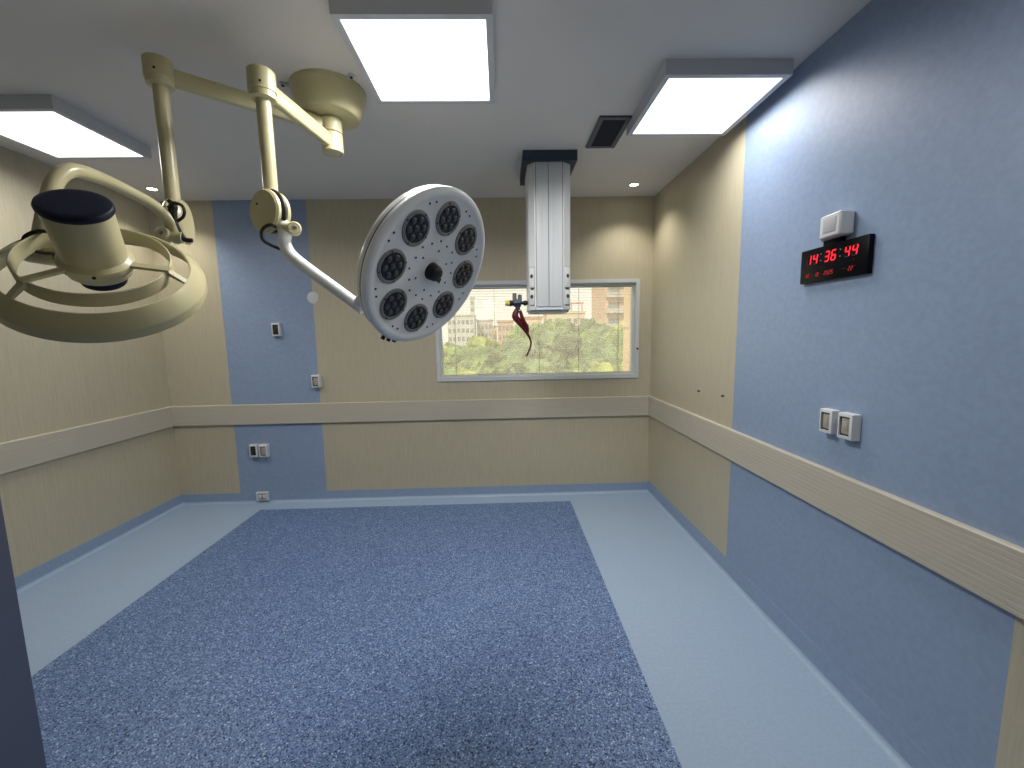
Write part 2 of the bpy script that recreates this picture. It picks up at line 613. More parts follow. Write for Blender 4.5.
# plate: frame with a cut-out for the column
PZ0 = 2.952
mb = MB()
outer = [(0.188, 3.172), (0.586, 3.172), (0.586, 3.68), (0.188, 3.68)]
inner = [(CX0 + 0.03, CY0 - 0.012), (CX1 - 0.03, CY0 - 0.012), (CX1 + 0.004, CY1 - 0.1), (CX0 - 0.004, CY1 - 0.1)]
mb.prism([(x, y, PZ0) for x, y in outer], (0, 0, H - PZ0))
make('ceiling_plate', mb, M['slate'], t, ang=20)
mb = MB()


def column_profile(g=0.0):
    return [(FX0, CY0), (FX1, CY0), (FX1 + 0.004, CY0 + 0.006), (CX1 - 0.006, CY0 + 0.048), (CX1, CY0 + 0.062), (CX1, CY1 - 0.06), (CX1 - 0.055, CY1), (CX0 + 0.055, CY1), (CX0, CY1 - 0.06),
            (CX0, CY0 + 0.062), (CX0 + 0.006, CY0 + 0.048), (FX0 - 0.004, CY0 + 0.006)]


mb.prism([(x, y, CZ0) for x, y in column_profile()], (0, 0, PZ0 - CZ0))
make('column_body', mb, M['alu'], t, ang=20)
# front cover strips with a seam between them
xm = (FX0 + FX1) / 2 - 0.006
mb = MB()
mb.box((FX0 + 0.006, CY0 - 0.007, CZ0 + 0.012), (xm - 0.003, CY0, PZ0 - 0.012), bev=0.002)
mb.box((xm + 0.003, CY0 - 0.007, CZ0 + 0.012), (FX1 - 0.006, CY0, PZ0 - 0.012), bev=0.002)
for x in (FX0 + 0.028, FX0 + 0.05, xm + 0.03):
    mb.box((x, CY0 - 0.0095, CZ0 + 0.02), (x + 0.004, CY0 - 0.005, PZ0 - 0.02), bev=0.0015)
make('front_cover', mb, M['alu'], t)
for x in (FX0 + 0.003, xm, FX1 - 0.003):
    mb = MB()
    mb.box((x - 0.003, CY0 - 0.003, CZ0 + 0.012), (x + 0.003, CY0 + 0.001, PZ0 - 0.001))
    make('seam_strip', mb, M['bezel'], t)
mb = MB()
mb.prism([(0.39 + (x - 0.39) * 1.01, 3.42 + (y - 3.42) * 1.01, CZ0 - 0.012) for x, y in column_profile()], (0, 0, 0.016))
mb.prism([(0.39 + (x - 0.39) * 0.93, 3.42 + (y - 3.42) * 0.93, CZ0 - 0.028) for x, y in column_profile()], (0, 0, 0.018))
make('bottom_cap', mb, M['lamp_house'], t, ang=20)
# corner trims with bright edges
for (xa, ya) in ((FX0 - 0.004, CY0 + 0.004), (FX1 + 0.004, CY0 + 0.004)):
    mb = MB()
    mb.tube([(xa, ya, CZ0 + 0.005), (xa, ya, PZ0 - 0.005)], 0.008, 12)
    make('corner_trim', mb, M['white_enamel'], t)
# outlet plates on the two chamfered corners
for side in (0, 1):
    if side == 0:
        A, B = V((CX0 + 0.006, CY0 + 0.048, 0)), V((FX0 - 0.004, CY0 + 0.006, 0))
    else:
        A, B = V((FX1 + 0.004, CY0 + 0.006, 0)), V((CX1 - 0.006, CY0 + 0.048, 0))
    d = (B - A).normalized()
    nn = V((d.y, -d.x, 0))
    L_ = (B - A).length
    for (z0, z1) in ((2.045, 2.205), (1.915, 2.035)):
        mb = MB()
        fr = Matrix((( d.x, nn.x, 0, A.x), (d.y, nn.y, 0, A.y), (0, 0, 1, 0), (0, 0, 0, 1)))
        mb.box((0.004, 0.0, z0), (L_ - 0.004, 0.003, z1), mi=1, fr=fr)
        mb.box((0.007, 0.0, z0 + 0.004), (L_ - 0.009, 0.011, z1 - 0.004), bev=0.004, fr=fr)
        pl = make('outlet_plate', mb, [M['white'], M['bezel']], t)
        mb = MB()
        c = A + d * (L_ * 0.5) + nn * 0.010 + EZ * (z0 + (z1 - z0) * 0.56)
        mb.disc(0.015, c, d, EZ, nn, -0.002, 0.002, 18)
        make('gas_outlet', mb, M['dark_recess'], pl)
    mb = MB()
    mb.disc(0.007, A + d * (L_ * 0.55) + EZ * 2.04, d, EZ, nn, 0.0, 0.012, 12)
    make('outlet_screw', mb, M['dark_recess'], t)

# gas valve with red strap, plugged into the left side of the column
gv = thing('gas_valve', 'dark gas fitting with yellow end plugged into the column side', 'gas fitting', (0.135, 3.36, 1.945))
gx, gy, gz = 0.138, 3.36, 1.946
mb = MB()
mb.disc(0.030, (gx, gy, gz), EY, EZ, EX, -0.03, 0.03, 8, bev=0.004)
mb.tube([(gx, gy, gz - 0.01), (gx + 0.004, gy, gz - 0.057)], 0.02, 14)
make('valve_body', mb, M['dark_metal'], gv)
mb = MB()
mb.tube([(gx + 0.028, gy, gz), (gx + 0.05, gy, gz)], 0.013, 14)
mb.tube([(gx + 0.05, gy, gz), (gx + 0.072, gy, gz)], 0.021, 14)
mb.tube([(gx + 0.072, gy, gz), (CX0 + 0.002, gy, gz)], 0.015, 14)
make('plug_tip', mb, M['black'], gv)
mb = MB()
mb.tube([(gx - 0.028, gy, gz), (gx - 0.062, gy, gz)], [0.02, 0.025], 16)
make('knob', mb, M['black'], gv)
mb = MB()
mb.tube([(gx - 0.061, gy, gz), (gx - 0.098, gy, gz)], [0.022, 0.02], 16)
make('end_cap', mb, M['yellow'], gv)
for dx, hh in ((-0.022, 0.078), (0.02, 0.066)):
    mb = MB()
    mb.tube([(gx + dx, gy, gz + 0.015), (gx + dx, gy, gz + hh)], [0.0175, 0.0165], 14)
    make('connector_stub', mb, M['steel'], gv)
st = MB()
path = [(gx - 0.004, gy - 0.003, gz - 0.0565), (gx - 0.02, gy - 0.005, gz - 0.105), (gx + 0.02, gy - 0.005, gz - 0.16), (gx + 0.07, gy, gz - 0.235)]
st.tube(path, [0.036, 0.05, 0.042, 0.016], 14, smooth=5, flat=(1.0, 0.55))
st.tube([(gx + 0.02, gy - 0.025, gz - 0.06), (gx + 0.04, gy - 0.025, gz - 0.13), (gx + 0.074, gy - 0.01, gz - 0.19), (gx + 0.08, gy, gz - 0.24)], [0.012, 0.017, 0.014, 0.009], 10, smooth=4)
st.tube([(gx + 0.065, gy, gz - 0.225), (gx + 0.1, gy, gz - 0.29), (gx + 0.103, gy, gz - 0.34), (gx + 0.085, gy, gz - 0.39), (gx + 0.066, gy, gz - 0.425)], [0.013, 0.0085, 0.0075, 0.007, 0.008], 10, smooth=5)
so = make('red_strap', st, M['red'], loc=(gx, gy, gz - 0.06))
tag(so, 'dark red rubber strap dangling from the gas fitting before the window', 'strap')

# ------------------------------------------------------------------ ceiling mount for the surgical lamps
MX, MY = -0.903, 2.436
mt = thing('ceiling_mount', 'cream bowl-shaped ceiling mount with short post carrying both lamp arms', 'lamp mount', (MX, MY, H))
mb = MB()
mb.lathe([(0.0, H), (0.192, H), (0.193, H - 0.010), (0.188, H - 0.012), (0.187, H - 0.04), (0.172, H - 0.090), (0.153, H - 0.128), (0.147, H - 0.137), (0.140, H - 0.140), (0.0, H - 0.142)], (MX, MY, 0), EX, EY, EZ, 64)
make('canopy', mb, M['cream'], mt)
mb = MB()
mb.disc(0.05, (MX, MY, 0), EX, EY, EZ, H - 0.165, H - 0.14, 32)
mb.disc(0.046, (MX, MY, 0), EX, EY, EZ, 2.704, H - 0.15, 32, bev=0.004)
make('post', mb, M['cream'], mt)
for a in (200, 320, 80):
    a = math.radians(a)
    d = V((math.cos(a), math.sin(a), 0))
    mb = MB()
    fr = Matrix(((d.x, -d.y, 0, MX), (d.y, d.x, 0, MY), (0, 0, 1, 0), (0, 0, 0, 1)))
    mb.box((0.195, -0.014, H - 0.012), (0.235, 0.014, H - 0.001), bev=0.003, fr=fr)
    br = make('mounting_tab', mb, M['lamp_house'], mt)
    mb = MB()
    mb.disc(0.007, V((MX, MY, 0)) + d * 0.222, EX, EY, EZ, H - 0.018, H - 0.010, 12)
    make('bolt', mb, M['screw'], br)


def arm_set(t, hub, zarm, zhub0, zhub1, pole_z, hmat, mount_z0, mount_z1):
    """post collar, horizontal arm, hub and vertical pole"""
    hub = V(hub)
    c = V((MX, MY, 0))
    mb = MB()
    mb.lathe([(0.0475, mount_z0), (0.052, mount_z0), (0.056, mount_z0 + 0.004), (0.056, mount_z1 - 0.004), (0.052, mount_z1), (0.0475, mount_z1)], c, EX, EY, EZ, 40, closed=True)
    make('collar', mb, hmat, t)
    d = (hub - c).normalized()
    s_ = V((-d.y, d.x, 0))
    mb = MB()
    n = 20
    poly = []
    for k in range(n):
        a = 2 * PI * k / n
        ca, sa = math.cos(a), math.sin(a)
        poly.append(c + d * 0.05 + EZ * zarm + s_ * 0.021 * math.copysign(abs(ca) ** 0.5, ca) + EZ * 0.037 * math.copysign(abs(sa) ** 0.6, sa))
    mb.prism(poly, d * ((hub - c).length - 0.09))
    make('horizontal_arm', mb, hmat, t, ang=40)
    mb = MB()
    mb.lathe([(0, zhub1), (0.049, zhub1), (0.054, zhub1 - 0.006), (0.055, zhub0 + 0.03), (0.051, zhub0 + 0.028), (0.051, zhub0 + 0.004), (0.045, zhub0), (0, zhub0)], hub, EX, EY, EZ, 40)
    h = make('hub', mb, hmat, t)
    mb = MB()
    q = hub + V((0.36, -0.93, 0)).normalized() * 0.0545 + EZ * (zhub0 + 0.05)
    nn = V((0.36, -0.93, 0)).normalized()
    mb.disc(0.005, q, V((-nn.y, nn.x, 0)), EZ, nn, -0.002, 0.002, 10)
    make('set_screw', mb, M['screw'], h)
    mb = MB()
    mb.tube([hub + EZ * (zhub0 + 0.01), hub + EZ * (pole_z - 0.02)], 0.029, 28)
    make('pole', mb, hmat, t)


def drum(t, c, a, zc, r, th, mat):
    a = V(a).normalized()
    u = V((-a.y, a.x, 0))
    c = V((c[0], c[1], zc))
    for s_ in (1, -1):
        mb = MB()
        g = 0.012
        mb.lathe([(0, s_ * g), (r - 0.004, s_ * g), (r, s_ * (g + 0.004)), (r, s_ * (th / 2 - 0.008)), (r - 0.008, s_ * th / 2), (0, s_ * th / 2)], c, u, EZ, a, 48)
        j = make('joint_cover', mb, mat, t)
        for k, (du, dz) in enumerate(((-0.35, 0.35), (0.2, -0.72))):
            mb = MB()
            mb.disc(0.0055, c + u * r * du + EZ * r * dz + a * s_ * th / 2, u, EZ, a * s_, -0.002, 0.0015, 10)
            make('cover_screw', mb, M['screw'], j)
    mb = MB()
    mb.disc(r - 0.006, c, u, EZ, a, -0.0119, 0.0119, 40)
    make('joint_core', mb, M['black'], t)


# ---- right-hand lamp: white LED disc
RH = (-0.987, 1.911, 0)
rl = thing('surgical_lamp', 'surgical lamp with round white head of eight dark pods, on white arm', 'surgical lamp', (-0.987, 1.911, 2.25), 'surgical lamps on the ceiling mount')
arm_set(rl, RH, 2.760, 2.703, 2.818, 2.32, M['cream'], 2.705, 2.803)
drum(rl, (RH[0] - 0.0045, RH[1] - 0.009), (-0.43, -0.90, 0), 2.243, 0.091, 0.072, M['cream'])
mb = MB()
mb.tube([(-0.962, 1.885, 2.19), (-0.93, 1.88, 2.182), (-0.925, 1.878, 2.15), (-0.926, 1.87, 2.11), (-0.897, 1.86, 2.055), (-0.808, 1.835, 1.984), (-0.70, 1.822, 1.903), (-0.585, 1.815, 1.815)], [0.026, 0.028, 0.028, 0.027, 0.026, 0.025, 0.025, 0.024], 18, smooth=6)
make('arm_tube', mb, M['white_enamel'], rl)
pv = V((-0.911, 1.866, 2.164))
ax = V((0.45, -0.89, 0)).normalized()
ux = V((-ax.y, ax.x, 0))
mb = MB()
mb.disc(0.027, pv + V((0.034, 0, 0)), ux, EZ, ax, -0.02, 0.025, 24, bev=0.004)
mb.tube([pv + V((0.034, 0.005, 0.0)), pv + V((-0.03, 0.01, 0.012))], 0.025, 16)
pk = make('pivot', mb, M['cream_dk'], rl)
mb = MB()
mb.disc(0.009, pv + V((0.034, 0, 0)) + ax * 0.025, ux, EZ, ax, -0.001, 0.002, 12)
make('pivot_bolt', mb, M['steel'], pk)
mb = MB()
mb.tube([(-0.945, 1.872, 2.168), (-0.960, 1.842, 2.176), (-0.986, 1.838, 2.168), (-1.003, 1.84, 2.147), (-1.0, 1.84, 2.116), (-0.972, 1.845, 2.095), (-0.932, 1.862, 2.076)], 0.0068, 10, smooth=6)
u_ = V((0.902, -0.431, 0))
mb.tube([V((RH[0] - 0.0045, RH[1] - 0.009, 2.243)) + (u_ * math.cos(math.radians(d_)) + EZ * math.sin(math.radians(d_))) * 0.090 for d_ in range(100, -75, -12)], 0.0085, 10)
make('cable', mb, M['black'], rl)

LC = V((-0.28003, 1.75, 1.96296))
L1, L2, LN = V((0.5109558, 0.859607, 0)), V((0.41746318, -0.24814274, 0.87415655)), V((0.75143108, -0.44665536, -0.48564424))
mb = MB()
mb.lathe([(0, 0), (0.285, 0.0), (0.296, 0.006), (0.304, 0.0085), (0.314, 0.0085), (0.324, 0.005), (0.330, -0.002), (0.329, -0.012), (0.326, -0.021), (0.30, -0.023)], LC, L1, L2, LN, 96)
make('front_cover', mb, M['led_white'], rl)
mb = MB()
mb.lathe([(0.30, -0.0205), (0.3265, -0.0205), (0.3255, -0.026), (0.30, -0.026)], LC, L1, L2, LN, 96, closed=True)
make('seal', mb, M['black'], rl)
mb = MB()
mb.lathe([(0.30, -0.0255), (0.325, -0.0255), (0.322, -0.046), (0.316, -0.058), (0.300, -0.066), (0.25, -0.082), (0.12, -0.094), (0, -0.096)], LC, L1, L2, LN, 96)
make('back_shell', mb, M['white_enamel'], rl)
# bracket that carries the head on the arm
aa = math.radians(-141)
dv = L1 * math.cos(aa) + L2 * math.sin(aa)
q0 = LC + dv * 0.29 - LN * 0.075
mb = MB()
mb.tube([V((-0.60, 1.816, 1.828)), q0 + dv * 0.0 - LN * 0.005, LC + dv * 0.18 - LN * 0.09], [0.024, 0.024, 0.03], 16, smooth=5)
make('head_bracket', mb, M['white_enamel'], rl)
for i in range(8):
    a = 2.409 - i * PI / 4
    pc = LC + (L1 * math.cos(a) + L2 * math.sin(a)) * 0.2145
    mb = MB()
    mb.lathe([(0.054, -0.002), (0.054, 0.004), (0.058, 0.006), (0.066, 0.004), (0.068, 0.0)], pc, L1, L2, LN, 40)
    for k in range(4):
        b = k * PI / 2 + 0.4 + a
        q = pc + (L1 * math.cos(b) + L2 * math.sin(b)) * 0.061
        mb.disc(0.004, q, L1, L2, LN, 0.003, 0.0068, 8, mi=1)
    bz = make('lamp_pod', mb, [M['bezel'], M['black']], rl)
    mb = MB()
    mb.disc(0.0542, pc, L1, L2, LN, 0.0002, 0.002, 32)
    make('reflector', mb, M['dark_lens'], bz)
    for k in range(7):
        b = k * PI / 3 + 0.3
        rr = 0.0 if k == 6 else 0.035
        q = pc + (L1 * math.cos(b) + L2 * math.sin(b)) * rr
        mb = MB()
        prof = [(0.0135, 0.0015)] + [(0.0135 * math.cos(u * PI / 10), 0.003 + 0.006 * math.sin(u * PI / 10)) for u in range(0, 6)]
        prof[-1] = (0.0, 0.009)
        mb.lathe(prof, q, L1, L2, LN, 14)
        make('lens', mb, M['lens'], bz)
def hole(r, a):
    mb = MB()
    mb.disc(0.0048, LC + (L1 * math.cos(a) + L2 * math.sin(a)) * r, L1, L2, LN, -0.001, 0.0012, 8)
    make('screw_hole', mb, M['black'], rl)


for i in range(8):
    a = 2.409 - i * PI / 4 + PI / 8
    hole(0.277, a - 0.06)
    hole(0.277, a + 0.06)
    hole(0.118, a)
    hole(0.126, a + PI / 8)
for i in range(6):
    hole(0.085, i * PI / 3 + 0.5)
mb = MB()
mb.lathe([(0.0, 0.044), (0.018, 0.043), (0.028, 0.038), (0.033, 0.029), (0.034, 0.010), (0.037, 0.005), (0.037, 0.0), (0, 0)], LC, L1, L2, LN, 32)
mb.tube([LC + LN * 0.022 + L1 * 0.02 - L2 * 0.014, LC + LN * 0.022 + L1 * 0.036 - L2 * 0.026], [0.014, 0.012], 12)
make('handle', mb, M['black'], rl)
for k in range(3):
    a = math.radians(-107 + 6.0 * k)
    d = L1 * math.cos(a) + L2 * math.sin(a)
    mb = MB()
    mb.tube([LC - LN * 0.036 + d * 0.318, LC - LN * 0.036 + d * 0.350], 0.009, 12)
    make('control_button', mb, M['black'], rl)

# ---- left-hand lamp: cream ring reflector
LH = (-1.459, 1.98, 0)
ll = thing('surgical_lamp', 'older cream surgical lamp with open ring reflector and black-capped cylinder', 'surgical lamp', (-1.459, 1.98, 2.2), 'surgical lamps on the ceiling mount')
arm_set(ll, LH, 2.847, 2.795, 2.905, 2.305, M['cream'], 2.806, 2.878)
drum(ll, (-1.428, 1.960), (0.94, 0.34, 0), 2.222, 0.094, 0.066, M['cream'])
mb = MB()
armp = [(-1.384, 1.880, 2.152), (-1.396, 1.876, 2.192), (-1.412, 1.855, 2.230), (-1.428, 1.80, 2.263), (-1.447, 1.66, 2.289), (-1.422, 1.54, 2.278), (-1.417, 1.48, 2.262), (-1.426, 1.44, 2.215), (-1.436, 1.42, 2.14), (-1.441, 1.405, 2.055), (-1.444, 1.40, 2.015)]
mb.tube(armp, [0.022, 0.0215, 0.0215, 0.0215, 0.022, 0.0225, 0.0225, 0.0225, 0.025, 0.031, 0.034], 20, smooth=6)
make('arm_tube', mb, M['cream'], ll)
mb = MB()
ax = V((0.1, -0.99, 0.1)).normalized()
ux = ax.cross(EZ).normalized()
uz = ux.cross(ax)
mb.disc(0.028, (-1.424, 1.868, 2.147), ux, uz, ax, -0.022, 0.024, 24, bev=0.004)
mb.tube([(-1.424, 1.872, 2.147), (-1.362, 1.885, 2.138)], 0.026, 16)
pk = make('pivot', mb, M['cream_dk'], ll)
mb = MB()
mb.disc(0.0075, V((-1.424, 1.868, 2.147)) + ax * 0.024, ux, uz, ax, -0.001, 0.002, 12)
make('pivot_bolt', mb, M['steel'], pk)
mb = MB()
mb.tube([(-1.398, 1.865, 2.258), (-1.368, 1.86, 2.272), (-1.339, 1.86, 2.266), (-1.328, 1.86, 2.241), (-1.337, 1.86, 2.217), (-1.363, 1.862, 2.201)], 0.0062, 10, smooth=6)
mb.tube([(-1.40, 1.875, 2.29), (-1.380, 1.875, 2.265), (-1.383, 1.875, 2.238), (-1.379, 1.875, 2.201), (-1.366, 1.875, 2.164), (-1.353, 1.878, 2.13), (-1.325, 1.885, 2.126)], [0.008, 0.013, 0.012, 0.008, 0.007, 0.011, 0.009], 10, smooth=5)
make('cable', mb, M['black'], ll)

RC = V((-1.2418, 1.35, 1.92912))
R1, R2, RN = V((0.87911223, 0.47661482, 0)), V((-0.35347281, 0.65197777, 0.67080695)), V((0.31971654, -0.58971459, 0.74163201))
mb = MB()
mb.lathe([(0.224, 0.0), (0.228, 0.0), (0.2625, -0.045), (0.2635, -0.05), (0.2635, -0.078), (0.261, -0.081), (0.257, -0.078), (0.257, -0.048), (0.222, -0.006)], RC, R1, R2, RN, 128, closed=True)
make('ring_reflector', mb, M['cream'], ll)
mb = MB()
mb.lathe([(0.176, 0.031), (0.179, 0.033), (0.182, 0.031), (0.182, -0.013), (0.179, -0.015), (0.176, -0.013)], RC, R1, R2, RN, 96, closed=True)
make('inner_band', mb, M['cream_dk'], ll)
for deg in (-15.3, -134.7, 105):
    a = math.radians(deg)
    d = R1 * math.cos(a) + R2 * math.sin(a)
    s_ = RN.cross(d)
    fr = Matrix(((d.x, s_.x, RN.x, RC.x), (d.y, s_.y, RN.y, RC.y), (d.z, s_.z, RN.z, RC.z), (0, 0, 0, 1)))
    mb = MB()
    mb.prism([fr @ V(p) for p in ((0.07, -0.010, 0.020), (0.188, -0.010, 0.030), (0.188, -0.010, 0.039), (0.07, -0.010, 0.030))], (fr.to_3x3() @ V((0, 0.020, 0))))
    mb.prism([fr @ V(p) for p in ((0.182, -0.009, 0.018), (0.224, -0.009, -0.006), (0.226, -0.009, 0.002), (0.186, -0.009, 0.031), (0.182, -0.009, 0.031))], (fr.to_3x3() @ V((0, 0.018, 0))))
    make('spoke', mb, M['cream_dk'], ll)
mb = MB()
mb.lathe([(0, 0.193), (0.078, 0.193), (0.0785, 0.186), (0.0765, 0.04), (0.081, 0.036), (0.0895, 0.030), (0.0905, 0.014), (0.087, 0.008), (0.080, 0.005), (0.077, -0.014), (0.072, -0.020), (0, -0.020)], RC, R1, R2, RN, 64)
hs = make('lamp_housing', mb, M['cream'], ll)
mb = MB()
q = RC + (R1 * math.cos(-1.5) + R2 * math.sin(-1.5)) * 0.090 + RN * 0.022
mb.disc(0.005, q, R1, RN, (q - RC).normalized(), -0.002, 0.003, 10)
make('housing_screw', mb, M['screw'], hs)
mb = MB()
mb.lathe([(0, 0.2075), (0.064, 0.208), (0.074, 0.2075), (0.080, 0.2045), (0.0835, 0.198), (0.083, 0.190), (0.080, 0.185), (0.075, 0.185), (0, 0.185)], RC, R1, R2, RN, 64)
make('top_cap', mb, M['navy'], ll)
mb = MB()
mb.lathe([(0, -0.018), (0.056, -0.019), (0.057, -0.022), (0.056, -0.050), (0.052, -0.054), (0, -0.054)], RC, R1, R2, RN, 40)
make('lower_lens', mb, M['navy'], ll)
mb = MB()
mb.tube([(-1.535, 1.40, 1.990), (-1.50, 1.397, 1.984), (-1.495, 1.397, 1.983)], [0.026, 0.028, 0.022], 20)
mb.tube([(-1.493, 1.396, 1.983), (-1.44, 1.388, 1.975), (-1.30, 1.365, 1.955)], [0.03, 0.031, 0.031], 20)
make('axle', mb, M['cream'], ll)
mb = MB()
mb.tube([(-1.34, 1.345, 2.030), (-1.364, 1.34, 2.032), (-1.399, 1.34, 2.035), (-1.434, 1.34, 2.024), (-1.445, 1.34, 2.007), (-1.431, 1.34, 1.983), (-1.397, 1.34, 1.971), (-1.359, 1.335, 1.966), (-1.345, 1.325, 1.949)], 0.0055, 10, smooth=6)
make('lamp_cable', mb, M['black'], ll)

# ------------------------------------------------------------------ wall clock
CXF = 1.515
cy0, cy1, cz0, cz1 = 1.708, 2.093, 1.921, 2.081
ck = thing('wall_clock', 'black rectangular clock with red digits 14:36:44 on the right wall', 'clock', (XR, (cy0 + cy1) / 2, cz0))
mb = MB()
mb.box((CXF, cy0, cz0), (XR, cy1, cz1), bev=0.004)
make('case', mb, M['clock_case'], ck)
mb = MB()
mb.box((CXF + 0.004, 1.855, cz1 - 0.002), (XR, 1.96, cz1 + 0.024), bev=0.003)
make('bracket', mb, M['clock_case'], ck)
SEG = {'0': 'abcdef', '1': 'bc', '2': 'abged', '3': 'abgcd', '4': 'fgbc', '5': 'afgcd', '6': 'afgedc', '7': 'abc', '8': 'abcdefg', '9': 'abcdfg', '-': 'g'}
X_D = CXF - 0.0012


def digit(mb, ch, yc, zb, w, h, s, segs=None, off=0.0):
    """seven-segment digit on the clock face; picture-right is -Y"""
    slant = 0.14

    def pt(u, v):                             # u to the right, v up
        return (X_D - off, yc - (u + v * slant - h * slant / 2), zb + v)
    hw = w / 2
    B = {'a': ((-hw, h), (hw, h)), 'g': ((-hw, h / 2), (hw, h / 2)), 'd': ((-hw, 0), (hw, 0)),
         'f': ((-hw, h / 2), (-hw, h)), 'b': ((hw, h / 2), (hw, h)), 'e': ((-hw, 0), (-hw, h / 2)), 'c': ((hw, 0), (hw, h / 2))}
    for sname in (segs or SEG[ch]):
        (u0, v0), (u1, v1) = B[sname]
        if v0 == v1:
            g = s * 0.6
            poly = [(u0 + g * .3, v0), (u0 + g, v0 + s / 2), (u1 - g, v0 + s / 2), (u1 - g * .3, v0), (u1 - g, v0 - s / 2), (u0 + g, v0 - s / 2)]
        else:
            g = s * 0.6
            poly = [(u0, v0 + g * .3), (u0 - s / 2, v0 + g), (u0 - s / 2, v1 - g), (u0, v1 - g * .3), (u0 + s / 2, v1 - g), (u0 + s / 2, v0 + g)]
        mb.prism([pt(*p) for p in poly], (0.0015, 0, 0))


big = (('1', 2.036), ('4', 1.996), ('3', 1.925), ('6', 1.887), ('4', 1.812), ('4', 1.773))
for ch, yc in big:
    mb = MB()
    digit(mb, ch, yc, 2.008, 0.022, 0.043, 0.0052)
    make('digit', mb, M['led_red'], ck)
for ch, yc in big:
    for s_ in 'abcdefg':
        if s_ not in SEG[ch]:
            mb = MB()
            digit(mb, ch, yc, 2.008, 0.022, 0.043, 0.005, s_)
            make('unlit_segment', mb, M['led_off'], ck)
for yc in (1.9612, 1.850):
    for zz in (2.017, 2.0465):
        mb = MB()
        mb.disc(0.0028, (X_D, yc, zz), EY, EZ, -EX, -0.001, 0.0006, 10)
        make('colon_dot', mb, M['led_grey'], ck)
small = [('1', 2.052), ('0', 2.038), ('1', 1.990), ('0', 1.976), ('2', 1.933), ('0', 1.919), ('2', 1.905), ('5', 1.891), ('2', 1.797), ('2', 1.783)]
for ch, yc in small:
    mb = MB()
    digit(mb, ch, yc, 1.9475, 0.008, 0.0165, 0.0028)
    make('small_digit', mb, M['led_dim'], ck)
mb = MB()
for yc in (2.014, 1.955):
    digit(mb, '-', yc, 1.9475, 0.008, 0.0165, 0.002)
digit(mb, '-', 1.824, 1.952, 0.022, 0.0165, 0.0022)
mb.disc(0.0022, (X_D, 1.767, 1.963), EY, EZ, -EX, -0.001, 0.0006, 10)
mb.box((X_D, 1.954, 1.9865), (X_D + 0.001, 1.962, 1.9895))
mb.box((X_D, 1.774, 1.986), (X_D + 0.001, 1.779, 1.996))
make('small_marks', mb, M['led_off'], ck)

# white box just above the clock
bxo = thing('junction_box', 'white plastic wall box just above the black clock', 'wall box', (XR, 1.87, 2.108))
mb = MB()
prof = [(XR, 1.815, 1.0), (1.472, 1.808, 1.0), (1.468, 1.815, 1.0), (1.468, 1.90, 1.0), (1.476, 1.928, 1.0), (1.52, 1.975, 1.0), (XR, 1.99, 1.0)]
mb.prism([(x, y, 2.104 + (XR - x) * 0.0) for x, y, _ in prof], (0, 0, 0.098))
b0 = make('case', mb, M['white'], bxo, ang=25)
md = b0.modifiers.new('bevel', 'BEVEL')
md.width = 0.006
md.segments = 2
mb = MB()
mb.box((1.4655, 1.828, 2.122), (1.4685, 1.900, 2.184), bev=0.0012)
make('front_panel', mb, base_mat('box_front_grey', (176, 176, 180), 0.5), bxo)


# ------------------------------------------------------------------ surface-mounted wall boxes
def socket_box(o, u, n, w, h, d, label, inner, rim, cat='wall outlet', group=None, horizontal=False):
    """o: centre on the wall; u: to the picture's right along the wall; n: out of the wall"""
    o, u, n = V(o), V(u), V(n)
    t = thing('wall_outlet', label, cat, o, group)
    fr = Matrix(((u.x, EZ.x, n.x, o.x), (u.y, EZ.y, n.y, o.y), (u.z, EZ.z, n.z, o.z), (0, 0, 0, 1)))
    mb = MB()
    # curved front: higher in the middle, frame with a recess
    hw, hh = w / 2, h / 2
    ix, iy = hw * 0.70, hh * 0.76
    O = [(-hw, -hh), (hw, -hh), (hw, hh), (-hw, hh)]
    O2 = [(-hw * .96, -hh * .97), (hw * .96, -hh * .97), (hw * .96, hh * .97), (-hw * .96, hh * .97)]
    I = [(-ix, -iy), (ix, -iy), (ix, iy), (-ix, iy)]
    P = [(x, y, 0) for x, y in O] + [(x, y, d * .72) for x, y in O] + [(x, y, d * .92) for x, y in O2] + [(x, y, d) for x, y in I] + [(x, y, d * .74) for x, y in I]
    F = [(3, 2, 1, 0)]
    for L_ in range(4):
        for i in range(4):
            j = (i + 1) % 4
            F.append((L_ * 4 + i, L_ * 4 + j, L_ * 4 + 4 + j, L_ * 4 + 4 + i))
    F.append((16, 17, 18, 19))
    mb.add([fr @ V(p) for p in P], F)
    make('cover_box', mb, rim, t, ang=25)
    mb = MB()
    mb.box((-ix, -iy, d * .74), (ix, iy, d * .78), fr=fr)
    make('recess', mb, M['dark_recess'] if inner is not M['switch_black'] else M['black'], t)
    mb = MB()
    if horizontal:
        for s_ in (-1, 1):
            mb.box((s_ * ix * .5 - ix * .38, -iy * .7, d * .77), (s_ * ix * .5 + ix * .38, iy * .7, d * .93), bev=0.002, fr=fr)
    else:
        mb.box((-ix * .72, -iy * .8, d * .77), (ix * .86, iy * .8, d * .88), bev=0.002, fr=fr)
        mb.box((-ix * .4, -iy * .45, d * .87), (ix * .5, iy * .45, d * .93), bev=0.002, fr=fr)
    make('module', mb, inner, t)
    return t


